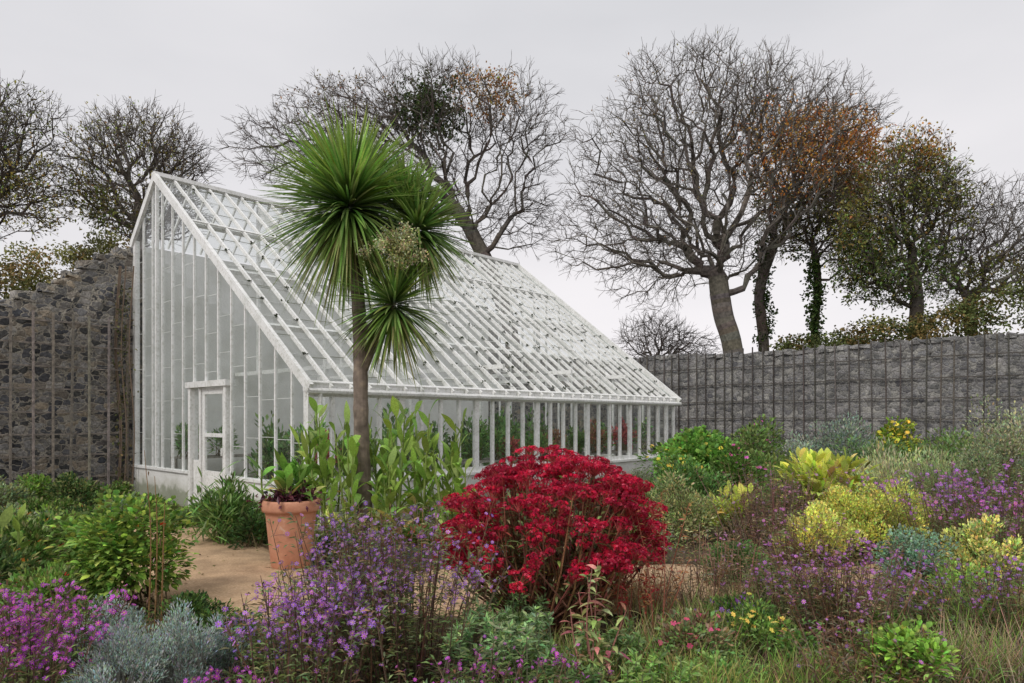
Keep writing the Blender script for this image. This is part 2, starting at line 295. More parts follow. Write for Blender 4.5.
mb.add([(e,e,HE+0),(L-e,e,HE),(L-e,AY,HA),(e,AY,HA)],[(0,1,2,3)],c,0); mb.add([(e,AY+.001,HA),(L-e,AY+.001,HA),(L-e,D,HB),(e,D,HB)],[(0,1,2,3)],c,0)
for xx in(.045,L-.045):
    mb.add([(xx,.05,PL+.05),(xx,2.6,PL+.05),(xx,2.6,zr(2.6)),(xx,.05,zr(.05))],[(0,1,2,3)],c,1)
    mb.add([(xx,2.6,2.3 if xx<1 else PL),(xx,4.18,2.3 if xx<1 else PL),(xx,4.18,zr(4.18)),(xx,2.6,zr(2.6))],[(0,1,2,3)],c,1)
    mb.add([(xx,4.18,PL+.05),(xx,AY,PL+.05),(xx,AY,HA),(xx,4.18,zr(4.18))],[(0,1,2,3)],c,1)
    mb.add([(xx,AY,PL+.05),(xx,D,PL+.05),(xx,D,HB),(xx,AY,HA)],[(0,1,2,3)],c,1)
mb.add([(.05,.05,PL+.05),(L-.05,.05,PL+.05),(L-.05,.05,HE),(.05,.05,HE)],[(0,1,2,3)],c,1)
mb.obj('glazing',[GLR,GLW],gh)
mb=MB(); x=.03
box(mb,(.01,2.74,.03),(.055,3.66,.72)); 
for y in(2.79,3.61): box(mb,(.008,y-.05,.723),(.052,y+.05,2.262))
box(mb,(.006,2.845,2.14),(.05,3.555,2.258)); box(mb,(.004,2.86,.15),(.009,3.54,.62)); box(mb,(.006,2.845,1.35),(.05,3.555,1.42))
box(mb,(.01,3.77,.03),(.05,4.05,.9))
mb.add([(.035,2.8,.7),(.035,3.6,.7),(.035,3.6,2.2),(.035,2.8,2.2)],[(0,1,2,3)],c,1)
mb.add([(.035,3.76,.9),(.035,4.06,.9),(.035,4.06,2.27),(.035,3.76,2.27)],[(0,1,2,3)],c,1)
box(mb,(-.03,2.80,1.02),(.005,2.83,1.16),(.2,.2,.2))
mb.obj('door',[PAINT,GLW],gh)
mb=MB(); polytube(mb,[(0-.06,-.10,HE-.09),(L/2,-.10,HE-.10),(L+.06,-.10,HE-.11)],[.05]*3,(.8,.8,.8),8); polytube(mb,[(.15,-.1,HE-.1),(.15,-.09,1.2),(.15,-.09,.05)],[.035]*3,(.8,.8,.8),8); mb.obj('gutter_and_downpipe',PAINT,gh)
# slatted plant staging inside, along the front glazing and the back wall
mb=MB()
for y0,y1 in((.35,1.05),(5.9,6.6)):
    for k in range(6): yy=y0+(y1-y0)*k/5; beam(mb,(.6,yy,.82),(L-.6,yy,.82),.08,.03,c=(.3,.28,.25))
    for x in np.linspace(.7,L-.7,7):
        for yy in(y0+.02,y1-.02): beam(mb,(x,yy,.03),(x,yy,.80),.05,.05,(0,1,0),(.3,.28,.25))
mb.obj('plant_staging',WOOD,gh)
# ------------------------------------------------------------ stone walls
def wall(name,loc,ang,u0,u1,hf,th,mat,seed):
    mb=MB(); us=np.arange(u0,u1+.01,.22); nz=14; sec=[]
    for u in us:
        h=hf(u)+R.normal(0,.035); zs=np.linspace(-.2,h,nz)
        f=np.stack([np.full(nz,u)+R.normal(0,.01,nz),R.normal(0,.018,nz),zs],1)
        t=np.array([[u,.15,h+.08+R.normal(0,.03)],[u,th-.15,h+.08+R.normal(0,.03)]])
        bk=np.stack([np.full(2,u),np.full(2,th),[h,-.2]],1); sec.append(np.vstack([f,t,bk]))
    sec=np.array(sec); m=sec.shape[1]; n=len(us); q=[(a*m+j,(a+1)*m+j,(a+1)*m+j+1,a*m+j+1) for a in range(n-1) for j in range(m-1)]
    mb.add(sec,q,np.array([.3,.3,.3]))
    for a in (0,n-1):
        for j in range(m//2-1): mb.add([sec[a][j],sec[a][j+1],sec[a][m-2-j],sec[a][m-1-j]],[(0,1,2,3)],np.array([.3,.3,.3]))
    u=u0
    while u<u1:
        w_=R.uniform(.15,.42); h=hf(u+w_/2); hh=R.uniform(.04,.13)
        box(mb,(u,-.03+R.normal(0,.02),h-.04),(u+w_*.95,th*.6,h+hh+.02),jit=.022); u+=w_
    return mb.obj(name,mat,None,loc=(loc[0],loc[1],0),rot=ang)
B=gl(0,D+.02)
def hl2(u):
    if u>11.9: return 4.0
    if u>-.2: return 5.3
    return float(np.interp(u,[-8,-2.4,-1.9,-1.39,-.65,-.2],[3.92,3.92,4.12,4.5,5.1,5.3]))
wall('stone_garden_wall',B,ANG,-9,19.0,hl2,.55,STONE_D,1)
Cn=gl(18.5,D+.4)
wall('stone_garden_wall',Cn,ANG-math.pi/2,0,34,lambda u:4.0+.05*math.sin(u*.6),.55,STONE_L,2)
def trellis(loc,ang,u0,u1,z1,du,dz,over=0,w=.04,c0=(.2,.17,.15)):
    mb=MB(); us=np.arange(u0,u1,du)
    for u in us:
        u=u+R.normal(0,.02); c=col(c0,1,.2,.03)[0]; mb_h=z1+over*R.uniform(.4,1)
        beam(mb,(u,-.13,0),(u+R.normal(0,.025),-.13,mb_h),w,w,(0,1,0),c)
    for z in np.arange(.45,z1+.05,dz):
        for s in np.arange(u0,u1,3.): beam(mb,(s,-.09+R.normal(0,.004),z+R.normal(0,.015)),(min(s+2.99,u1),-.09,z+R.normal(0,.015)),w*.7,w*.85,(0,1,0),c0)
    for u in np.arange(u0,u1,2.4):
        beam(mb,(u,-.10,3.7),(u,.05,3.7),.03,.03,(0,0,1),(.15,.13,.12)); beam(mb,(u,-.10,1.),(u,.05,1.),.03,.03,(0,0,1),(.15,.13,.12))
    mb.obj('wall_trellis',WOOD,None,loc=(loc[0],loc[1],0),rot=ang)
trellis(B,ANG,-7,-.12,3.85,.34,.46,0,.040,(.24,.21,.185))
trellis(Cn,ANG-math.pi/2,.3,27,3.85,.36,.62,.4,.036,(.10,.09,.08))
# ------------------------------------------------------------ trees
def crown(ells,n):
    vols=np.array([e[3]*e[4]*e[5] for e in ells]); k=(vols/vols.sum()*n).astype(int)+1; out=[]
    for e,m in zip(ells,k):
        p=rv(m)*(R.random((m,1))**.42); out.append(np.array(e[:3])+p*np.array(e[3:]))
    return np.vstack(out)
def E(px,py,Y,rx,rz,dep=.75):
    p=site(px,py,Y); s=Y/F; return (*p,rx*s,rx*s*dep,rz*s)
def tree(name,trunk,ells,n,bf=.35,bark=(.13,.115,.10),leafz=[],tw=2.2,r0=.012,k0=.55,tl=.55,pw=2.15,gn=.16):
    trunk=crs(np.array(trunk),5); A=crown(ells,n)
    N_=len(trunk); cap=N_+n*8; P=np.zeros((cap,3)); par=np.full(cap,-1); pl=np.zeros(cap); pen=np.zeros(cap)
    P[:N_]=trunk; par[1:N_]=np.arange(N_-1)
    for i in range(1,N_): pl[i]=pl[i-1]+np.linalg.norm(P[i]-P[i-1])
    pen[:int(N_*k0)]=50; cnt=N_; A=A[np.argsort(np.linalg.norm(A-trunk[-1],axis=1)+R.normal(0,.4,len(A)))]
    for a in A:
        d=np.linalg.norm(P[:cnt]-a,axis=1); j=int(np.argmin(d+bf*pl[:cnt]+pen[:cnt])); dj=d[j]
        m=max(1,min(8,int(dj/.45))); 
        if cnt+m>=cap: break
        prev=j; s=P[j].copy(); per=rv(1)[0]*dj*gn
        for q in range(1,m+1):
            t=q/m; pt=s+(a-s)*t+per*math.sin(math.pi*t)+(rv(1)[0]*.08 if q<m else 0)-np.array([0,0,1])*dj*.10*math.sin(math.pi*t)
            P[cnt]=pt; par[cnt]=prev; pl[cnt]=pl[prev]+np.linalg.norm(pt-P[prev]); prev=cnt; cnt+=1
    P=P[:cnt];par=par[:cnt]; acc=np.zeros(cnt)
    for i in range(cnt-1,0,-1):
        if acc[i]==0: acc[i]=r0**pw
        acc[par[i]]+=acc[i]
    r=acc**(1/pw); 
    for i in range(N_): r[i]*=1+.35*max(0,1-i/5)
    Dn=np.zeros((cnt,3)); Dn[1:]=nrm(P[1:]-P[par[1:]]); Dn[0]=Dn[1]
    mb=MB(); idx=np.arange(1,cnt); pa=par[idx]
    same=r[pa]<r[idx]*1.5; DA=np.where(same[:,None],nrm(Dn[pa]+Dn[idx]*.01),Dn[idx]); ra=np.minimum(r[pa],r[idx]*1.25)
    bc=col(bark,len(idx),.12,.04)
    for lo,hi,k in((0,.035,3),(.035,.12,5),(.12,9,9)):
        s=(r[idx]>=lo)&(r[idx]<hi)
        if s.any(): tubes(mb,P[pa[s]],P[idx[s]],ra[s],r[idx][s],bc[s],k,0,DA[s],Dn[idx[s]])
    fine=np.where((r<.05)&(np.arange(cnt)>N_))[0]; src=np.repeat(fine,max(1,int(round(tw)))); n2=len(src); c0=P.mean(0)
    T=P[src]; d=nrm(Dn[src]*.8+rv(n2)*.75+nrm(T-c0)*.35+UP*.15); l=tl*R.uniform(.4,1.3,n2)[:,None]
    Mi=T+d*l*.55; d2=nrm(d+rv(n2)*.45); En=Mi+d2*l*.5; tcx=col(np.array(bark)*.9,n2,.12,.04)
    tubes(mb,T,Mi,.0100,.0075,tcx,3); tubes(mb,Mi,En,.0075,.004,tcx,3)
    E2=Mi+nrm(d+rv(n2)*.8)*l*.45; tubes(mb,Mi,E2,.007,.004,tcx,3)
    tips=np.vstack([En,E2,Mi])
    for (ex,cc_,cnt_,ls) in leafz:
        c=np.array(ex[:3]); rr=np.array(ex[3:]); q=((tips-c)/rr); ins=np.where((q**2).sum(1)<R.uniform(.3,1.3,len(q)))[0]
        if len(ins)==0: continue
        s=R.choice(ins,cnt_); p=tips[s]+R.normal(0,.12,(cnt_,3)); leaves(mb,p,rv(cnt_)-UP*.3,ls*R.uniform(.7,1.3,cnt_),ls*.7,col(cc_,cnt_,.3,.15),m=1)
    mb.obj(name,[BARK,FOL]); return P,r
def ivy(name,pts,rad,n,c=(.045,.075,.02)):
    mb=MB(); pts=np.array(pts); i=R.integers(0,len(pts),n); p=pts[i]+rv(n)*rad*(R.random((n,1))**.5)
    leaves(mb,p,rv(n),.15,.12,col(c,n,.35)); mb.obj(name,FOL)
OL=(.15,.155,.045); OR=(.40,.21,.055); YG=(.22,.20,.06); DG=(.06,.085,.03)
Y=32
tree('bare_sycamore_tree',[site(520,430,Y),site(512,340,Y),site(492,275,Y),site(468,225,Y)],
  [E(345,125,Y,75,40),E(275,150,Y,52,36),E(430,105,Y,80,40),E(512,130,Y,55,60),E(525,210,Y,42,46),E(390,170,Y,90,42),E(470,215,Y,50,30),E(460,75,Y,30,18),E(330,95,Y,30,18)],3000,.30,(.125,.108,.095),
  [(E(428,112,Y,36,42),DG,2600,.17),(E(485,92,Y,42,28),(.32,.18,.05),900,.14),(E(345,100,Y,70,30),(.17,.12,.06),600,.12)],2.6,k0=.45)
Y=30
tree('bare_beech_tree',[site(742,430,Y),site(733,350,Y),site(724,318,Y),site(720,295,Y)],
  [E(690,120,Y,78,74),E(640,165,Y,66,74),E(600,225,Y,50,52),E(755,125,Y,66,66),E(650,270,Y,55,42),E(800,170,Y,60,60),E(700,225,Y,95,60),E(588,160,Y,26,55),E(705,55,Y,38,24),E(650,75,Y,34,28),E(765,70,Y,34,26),E(840,110,Y,45,40),E(560,250,Y,20,26)],4600,.25,(.14,.124,.108),
  [(E(780,155,Y,60,60),OR,1500,.14),(E(690,150,Y,110,110),(.20,.15,.06),900,.11)],2.4,k0=.38,gn=.22)
Y=33
tree('autumn_oak_tree',[site(764,430,Y),site(764,345,Y),site(760,290,Y),site(775,240,Y)],
  [E(800,150,Y,75,66),E(855,150,Y,52,56),E(820,215,Y,60,45),E(770,100,Y,50,50),E(830,85,Y,30,24)],1500,.35,(.12,.10,.085),
  [(E(828,155,Y,64,50),OR,5200,.16),(E(850,195,Y,50,40),(.26,.19,.05),2200,.15),(E(770,230,Y,30,50),OL,1300,.15)])
ivy('ivy',[site(764+R.normal(0,4),y,33) for y in range(235,345,4)]+[site(815+R.normal(0,4),y,31.5) for y in range(255,345,4)],.36,2800)
Y=32
tree('ivy_clad_tree',[site(812,430,Y),site(814,345,Y),site(818,280,Y),site(812,240,Y)],[E(815,215,Y,48,42),E(850,240,Y,40,40)],600,.35,(.12,.105,.09),[(E(820,220,Y,45,50),OL,1700,.15)])
Y=29
tree('evergreen_oak_tree',[site(912,430,Y),site(914,345,Y),site(917,300,Y),site(912,262,Y)],
  [E(905,200,Y,62,52),E(865,245,Y,36,48),E(945,215,Y,50,48),E(915,160,Y,36,32),E(900,275,Y,60,30)],1700,.3,(.11,.095,.08),
  [(E(905,200,Y,70,58),OL,4200,.15),(E(890,270,Y,70,45),(.10,.13,.04),4200,.15),(E(915,150,Y,35,30),(.32,.19,.05),1100,.14),(E(860,230,Y,30,50),YG,1100,.15)])
Y=31
tree('bare_hawthorn_tree',[site(975,430,Y),site(972,345,Y),site(968,300,Y)],[E(985,250,Y,60,50),E(1010,220,Y,45,45),E(950,270,Y,40,40),E(1050,260,Y,50,60)],1500,.25,(.15,.135,.12),[(E(1000,290,Y,60,40),OL,1800,.15)])
Y=34
tree('bare_shrub_tree',[site(655,430,Y),site(655,360,Y)],[E(655,340,Y,38,26),E(690,350,Y,30,20)],600,.2,(.18,.16,.145))
Y=26
tree('yellowing_ash_tree',[site(150,430,Y),site(145,340,Y),site(140,250,Y),site(138,210,Y)],
  [E(145,145,Y,52,36),E(182,168,Y,34,34),E(90,170,Y,38,44),E(150,210,Y,60,30),E(115,125,Y,20,18)],1500,.35,(.13,.112,.095),[(E(120,165,Y,75,60),YG,1500,.11),(E(100,220,Y,60,40),OL,1500,.12)],2.)
Y=24
tree('ash_tree',[site(-30,430,Y),site(-25,320,Y),site(-12,240,Y),site(-8,200,Y)],
  [E(0,140,Y,48,58),E(30,195,Y,40,40),E(-40,160,Y,60,80),E(42,115,Y,22,26)],1500,.35,(.11,.095,.08),[(E(20,200,Y,60,60),YG,1700,.11),(E(20,120,Y,50,40),OL,400,.11)],2.)
def hedge(name,pts,n,ls,cs):
    mb=MB()
    for (px,py,Y,rx,rz) in pts:
        e=E(px,py,Y,rx,rz); k=26; cs_=np.array(e[:3])+rv(k)*np.array(e[3:])*.75; i=R.integers(0,k,n); c=np.array(cs)[R.integers(0,len(cs),k)][i]*(.6+.8*R.random((k,1)))[i]
        p=cs_[i]+rv(n)*np.array(e[3:])*.38*(R.random((n,1))**.4); leaves(mb,p,rv(n),ls,ls*.7,c*(1+.25*R.standard_normal((n,1))).clip(.3,2))
    mb.obj(name,FOL)
hedge('woodland_hedge',[(1010,315,27,60,34),(955,328,28,50,22),(880,335,28,50,18),(820,345,29,45,14)],2200,.15,[(.10,.12,.04),(.14,.14,.05),(.18,.13,.05),(.08,.10,.035)])
hedge('woodland_hedge',[(50,275,22,55,36),(100,262,23,40,30),(0,285,21,50,30)],2600,.11,[(.14,.14,.05),(.18,.16,.06),(.20,.14,.06),(.10,.11,.04)])
# ------------------------------------------------------------ cordyline (cabbage palm)
mb=MB(); PY=9.0
tr=crs([site(366,575,PY),site(364,500,PY),site(361,420,PY),site(360,340,PY),site(357,285,PY),site(351,235,PY)],8)
n=len(tr); rr=np.interp(np.linspace(0,1,n),[0,.06,.3,1],[.16,.115,.10,.08])*(1+.05*np.sin(np.arange(n)*2.3)); polytube(mb,tr,rr,(.22,.175,.145),14,0)
br=crs([site(361,372,PY),site(372,345,PY+.05),site(390,305,PY+.1),site(410,262,PY+.12),site(414,240,PY+.12)],6); polytube(mb,br,np.linspace(.08,.06,len(br)),(.20,.16,.13),10,0)
br=crs([site(360,340,PY),site(378,320,PY-.1),site(392,303,PY-.2)],6); polytube(mb,br,np.linspace(.06,.05,len(br)),(.20,.16,.13),10,0)
def head(px,py,Yd,n,Lm,lowest=-.95,c=(.12,.205,.05)):
    p=site(px,py,Yd); z=R.uniform(lowest,1,n); th=R.uniform(0,2*math.pi,n); s=np.sqrt(1-z*z); Dd=np.stack([s*np.cos(th),s*np.sin(th),z],1)
    P=p+Dd*.05+np.outer(z,UP)*.10; Ln=Lm*R.uniform(.75,1.1,n)*np.where(z<-.3,.95,1)
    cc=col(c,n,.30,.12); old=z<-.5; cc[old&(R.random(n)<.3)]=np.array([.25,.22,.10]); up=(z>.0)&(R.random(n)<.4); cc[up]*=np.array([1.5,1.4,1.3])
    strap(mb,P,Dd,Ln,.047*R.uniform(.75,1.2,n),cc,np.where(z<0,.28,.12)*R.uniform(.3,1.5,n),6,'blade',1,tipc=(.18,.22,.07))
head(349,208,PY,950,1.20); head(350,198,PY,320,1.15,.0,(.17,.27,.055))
head(418,230,PY+.12,540,.80); head(394,305,PY-.2,360,.82,-.95); head(404,205,PY+.2,200,.7,-.2)
p=site(399,246,PY-.55); n=2600; 
k=30; cs_=p+R.normal(0,1,(k,3))*np.array([.13,.10,.13]); i=R.integers(0,k,n); q=cs_[i]+R.normal(0,.045,(n,3)); leaves(mb,q,rv(n),.034,.024,col((.44,.43,.27),n,.22),m=1)
s=site(385,215,PY-.1); tubes(mb,np.tile(p+[0,.1,.1],(k,1)),cs_,.008,.004,(.34,.33,.18),3,1); polytube(mb,crs([s,(s+p)/2+[0,-.1,.1],p]),[.015]*17,(.2,.25,.08),6,1)
mb.obj('cabbage_palm',[BARK,GLOSSL])
# ------------------------------------------------------------ plant makers
def bush(mb,x,y,rx,ry,h,n,Lf,Wf,c,cv=.28,cl=14,z0=0.,up=.4,oval=False,stem=(.12,.10,.05),c2=None,tight=.42):
    u=rv(cl); u[:,2]=np.abs(u[:,2])*.95; rad=R.uniform(.45,.85,(cl,1)); cen=np.array([x,y,z0+h*.25])+u*rad*np.array([rx,ry,h*.75]); cen=np.vstack([cen,[x,y,z0+h*.5]])
    i=R.integers(0,len(cen),n); rr=np.array([rx,ry,h*.55])*tight; v=rv(n); P=cen[i]+v*rr*(R.random((n,1))**.35); P[:,2]=np.clip(P[:,2],z0+.02,None)
    bf=R.uniform(.7,1.3,(len(cen),1))[i]; C=col(c,n,cv)*bf
    if c2 is not None: s=R.random(n)<.3; C[s]=col(c2,int(s.sum()),cv)
    out=nrm(P-np.array([x,y,z0+h*.2])); Dd=nrm(out*.5+v*.5+UP*up+rv(n)*.5); L_=Lf*R.uniform(.6,1.25,n)
    if oval: strap(mb,P,Dd,L_,Wf*L_/Lf,C,.35,4,'oval')
    else: leaves(mb,P,Dd,L_,Wf*L_/Lf,C)
    k=len(cen); A=np.tile([x,y,z0-.02],(k,1))+R.normal(0,1,(k,3))*[rx*.25,ry*.25,0]; tubes(mb,A,cen,.010,.005,np.array(stem),4)
    return cen,P
def asters(mb,x,y,rx,ry,h,ns,nf,c,fr=.016,lean=.25,leafc=(.09,.13,.045),stemc=(.13,.09,.06),spread=.09,lf=26,cc=(.45,.34,.06),petk=7,dead=.15):
    b=np.stack([x+R.normal(0,rx*.42,ns),y+R.normal(0,ry*.42,ns),np.zeros(ns)],1); hh=h*R.uniform(.55,1.06,ns)
    tp=b+np.stack([(b[:,0]-x)*.6+R.normal(0,lean*.3,ns),(b[:,1]-y)*.6+R.normal(0,lean*.3,ns),hh],1); md=(b+tp)/2+R.normal(0,.02,(ns,3))
    sc=col(stemc,ns,.25); tubes(mb,b,md,.005,.004,sc,3); tubes(mb,md,tp,.004,.002,sc,3)
    n=ns*lf; i=np.repeat(np.arange(ns),lf); t=R.uniform(.08,1,n)[:,None]; P=b[i]+(tp[i]-b[i])*t; dd=rv(n)*[1,1,.35]+UP*.35
    lc=col(leafc,n,.35); ds=R.random(n)<dead; lc[ds]=col((.17,.11,.06),int(ds.sum())); P=P+nrm(dd)*R.uniform(0,spread*.7,(n,1)); leaves(mb,P,dd,.06*R.uniform(.6,1.3,n),.013,lc,.25)
    n=nf; i=(R.random(n)**1.5*ns).astype(int); t=1-np.abs(R.normal(0,.15,n)); t=np.clip(t,.35,1.02)[:,None]; S0=b[i]+(tp[i]-b[i])*(t-.08); P=S0+nrm(rv(n)+UP*.9)*R.uniform(.03,spread*1.3,(n,1))
    tubes(mb,S0,P,.0022,.0015,col(stemc,n),3); Nn=nrm(rv(n)*.7+UP*.7+np.array([0,-.45,0])); star(mb,P,Nn,fr*R.uniform(.65,1.2,n),col(c,n,.28,.1),petk,.2,.12,cc=cc)
def grass(mb,x,y,rx,ry,h,n,c,w=.008,droop=.5,c2=None):
    P=np.stack([x+R.normal(0,rx*.45,n),y+R.normal(0,ry*.45,n),np.zeros(n)],1); Dd=nrm(rv(n)*[.55,.55,0]+UP)
    C=col(c,n,.3)
    if c2 is not None: s=R.random(n)<.4; C[s]=col(c2,int(s.sum()),.3)
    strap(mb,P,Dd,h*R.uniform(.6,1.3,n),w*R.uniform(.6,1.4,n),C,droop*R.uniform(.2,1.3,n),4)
def canna(mb,x,y,h,ns,r,c=(.20,.31,.06),Ll=.56,Wl=.095,lf=9,c2=(.44,.42,.14),up=1.0,dr=.42,z0=0.,lo=.22):
    for s in range(ns):
        b=np.array([x+R.normal(0,r*.6),y+R.normal(0,r*.4),z0]); hh=h*R.uniform(.62,1.0); tp=b+[R.normal(0,.08*hh),R.normal(0,.08*hh),hh*.84]
        pts=crs([b,(b+tp)/2+R.normal(0,.01,3),tp],4); polytube(mb,pts,np.linspace(.016,.009,len(pts)),(.19,.25,.07),5)
        n=lf; t=np.linspace(lo,1,n)[:,None]; P=b+(tp-b)*t; a=R.uniform(0,6.28)+np.arange(n)*math.pi+R.normal(0,.35,n); Dd=np.stack([np.cos(a)*.6,np.sin(a)*.6,up*R.uniform(.6,1.4,n)*(.7+.9*t[:,0]**2)],1)
        C=col(c,n,.22,.08)*R.uniform(.8,1.15)
        if R.random()<.6: k=R.integers(1,4); C[:k]=col(c2,k,.2)
        strap(mb,P,Dd,Ll*R.uniform(.7,1.15,n)*(1-.25*t[:,0]),Wl*R.uniform(.7,1.2,n),C,dr*R.uniform(.3,1.6,n),8,'oval')
def rosettes(mb,x,y,rx,ry,h,k,c,n=26,Lf=.07,Wf=.02):
    cx=np.stack([x+R.uniform(-1,1,k)*rx,y+R.uniform(-1,1,k)*ry,h*R.uniform(.5,1,k)],1)
    tubes(mb,cx*[1,1,0]+R.normal(0,.04,(k,3))*[1,1,0],cx,.006,.004,np.array([.15,.16,.1]),3)
    i=np.repeat(np.arange(k),n); m=len(i); d=rv(m); d[:,2]=np.abs(d[:,2])*1.2-.2; P=cx[i]-np.outer(R.random(m),UP)*.10; leaves(mb,P,d,Lf*R.uniform(.6,1.2,m),Wf,col(c,m,.25)*R.uniform(.75,1.25,(k,1))[i],.1)
G=(.09,.155,.035); BR=(.17,.27,.06); GOLD=(.48,.47,.13); GG=(.20,.25,.14); SB=(.29,.34,.31); DKG=(.05,.09,.028); BRN=(.20,.14,.085)
VIO=(.26,.09,.40); MAG=(.38,.065,.40)
# ------------------------------------------------------------ terracotta pot
pc=np.array([S(291,7.7),7.7]); prof=[(.0,.0),(.205,.0),(.215,.02),(.245,.30),(.275,.60),(.283,.625),(.312,.63),(.318,.66),(.316,.73),(.305,.755),(.285,.755),(.278,.70)]
pot=bpy.data.objects.new('potted_ginger_lily',None); scene.collection.objects.link(pot)
mb=MB(); k=40; th=np.arange(k)*2*math.pi/k; V=np.array([[(r*math.cos(t)+pc[0],r*math.sin(t)+pc[1],z+.03) for t in th] for r,z in prof]); m=len(V)
mb.add(V.reshape(-1,3),[(a*k+j,a*k+(j+1)%k,(a+1)*k+(j+1)%k,(a+1)*k+j) for a in range(m-1) for j in range(k)],np.array([.5,.2,.1])); mb.obj('terracotta_pot',TERRA,pot,smooth=True)
mb=MB(); V=np.array([[(r*math.cos(t)+pc[0],r*math.sin(t)+pc[1],.71+z) for t in th] for r,z in((.277,0),(.15,.015),(.001,.02))]); mb.add(V.reshape(-1,3),[(a*k+j,a*k+(j+1)%k,(a+1)*k+(j+1)%k,(a+1)*k+j) for a in range(2) for j in range(k)],np.array([.1,.1,.1])); mb.obj('soil',SOIL,pot)
mb=MB(); canna(mb,pc[0],pc[1],.50,12,.15,(.16,.29,.055),.42,.095,6,z0=.71,up=.8,dr=.35,lo=.1)
n=320; leaves(mb,np.array([pc[0],pc[1]-.04,.80])+R.normal(0,1,(n,3))*[.14,.12,.05],rv(n)+UP*.5,.09*R.uniform(.6,1.2,n),.05,col((.075,.022,.035),n,.3)); mb.obj('ginger_lily',GLOSSL,pot)
mb=MB()
for (px,Yd,h,ns,r) in((328,9.2,2.15,8,.22),(350,8.8,1.9,6,.18),(386,9.2,2.35,9,.24),(410,9.0,2.1,8,.22),(437,9.2,2.15,8,.22),(322,8.9,1.5,4,.15),(378,8.6,1.3,4,.2),(452,8.8,1.6,5,.15),(310,9.3,1.9,5,.15)): canna(mb,S(px,Yd),Yd,h,ns,r)
mb.obj('ginger_lily_clump',GLOSSL)
mb=MB(); bush(mb,S(335,8.3),8.3,.35,.3,.36,900,.10,.04,G); bush(mb,S(410,8.3),8.3,.5,.3,.40,1200,.10,.035,G,c2=(.30,.12,.06)); mb.obj('low_shrub',FOL)
mb=MB()
for i in range(16):
    x=S(316,8)+i*.17; y=8.05+.25*math.sin(i*.35)+R.normal(0,.04); s=R.uniform(.10,.19); box(mb,(x-s*.6,y-s*.5,-.05),(x+s*.6,y+s*.5,s*1.1),jit=.02)
mb.obj('slate_edging_stones',SLATE)
mb=MB(); x=S(226,9.2); bush(mb,x,9.2,.42,.35,1.05,1500,.13,.03,(.13,.21,.06),cl=12); n=500; P=np.array([x,9.2,.3])+R.normal(0,1,(n,3))*[.22,.2,.25]; P[:,2]=np.abs(P[:,2]); strap(mb,P,nrm(rv(n)*[1,1,.3]+UP*.9),.26,.026,col((.16,.25,.08),n),.3,4,'oval'); bush(mb,S(255,8.9),8.9,.3,.3,.5,700,.09,.04,DKG); mb.obj('agapanthus_clump',FOL)
mb=MB(); 
for px,Yd,h,c in((150,11.6,.45,G),(170,11.2,.3,BR),(120,11.,.5,GG),(195,10.6,.3,DKG),(240,10.1,.5,G),(270,9.8,.55,BR)): bush(mb,S(px,Yd),Yd,.35,.35,h,700,.08,.035,c)
mb.obj('door_border_plants',FOL)
# left side
mb=MB(); cen,P=bush(mb,S(128,6.1),6.1,.62,.55,1.20,4800,.070,.046,(.12,.20,.04),cl=28,up=.25,oval=True,c2=(.27,.36,.07),tight=.32); n=14; star(mb,P[R.integers(0,len(P),n)]+rv(n)*.05,rv(n)+UP,.03,col((.6,.04,.02),n),6); mb.obj('mallow_shrub',FOL)
mb=MB(); 
for s in range(3):
    b=np.array([S(148,5.3)+s*.05,5.3,0]); polytube(mb,crs([b,b+[.02,0,.8],b+[-.03+.03*s,0,1.45-.2*s]],4),np.linspace(.007,.002,9),(.22,.13,.06),5); n=9; t=R.random(n); leaves(mb,b+np.outer(t,[0,0,1.3-.2*s]),rv(n),.06,.015,col(BRN,n))
mb.obj('dry_flower_stalk',FOL)
mb=MB(); 
for px,Yd,h,c,l in((20,6.8,.85,G,.08),(60,7.6,.75,BR,.065),(-10,6.0,.7,(.09,.15,.05),.08),(45,5.6,.55,BR,.07),(10,8.5,.75,GG,.07),(85,8.6,.65,DKG,.07),(40,10,.6,G,.08),(0,11.5,.8,GG,.08),(75,11.8,.8,DKG,.08),(110,12.2,.6,G,.08),(35,12.4,.7,BR,.08)):
    _,P=bush(mb,S(px,Yd),Yd,.5,.45,h,2400,l,l*.42,c,c2=(.2,.23,.09),cl=22,tight=.3)
    if Yd<9: n=14; star(mb,P[R.integers(0,len(P),n)]+UP*.05,rv(n)+UP,.028,col((.55,.14,.02) if R.random()<.7 else (.5,.02,.03),n),6)
canna(mb,S(-5,6.3),6.3,1.0,4,.2,lf=6,Ll=.35); mb.obj('mixed_border_shrubs',FOL)
mb=MB(); 
for px,Yd,h in((205,5.6,.28),(185,5.3,.4),(225,5.0,.3)): bush(mb,S(px,Yd),Yd,.25,.22,h,700,.05,.02,DKG,cl=12,c2=G)
mb.obj('thyme_mound',FOL)
mb=MB()
for px,Yd,h,r in((120,3.85,.64,.28),(180,4.1,.62,.30),(100,4.5,.6,.28),(215,4.4,.45,.2)): bush(mb,S(px,Yd),Yd,r,r,h,6200,.028,.007,SB,cl=36,up=.9,tight=.25,stem=(.2,.2,.18))
mb.obj('lavender_cotton_bush',FOL)
mb=MB(); asters(mb,S(12,3.75),3.75,.34,.3,.72,60,780,MAG,.017,leafc=(.13,.17,.06)); asters(mb,S(62,4.2),4.2,.18,.2,.52,22,120,MAG,.016); mb.obj('magenta_aster',FOL)
mb=MB(); asters(mb,S(308,4.0),4.0,.34,.35,.78,75,800,(.34,.14,.46),.018,leafc=(.14,.18,.07)); asters(mb,S(255,4.4),4.4,.2,.25,.42,24,90,(.2,.12,.42),.015); mb.obj('lilac_aster',FOL)
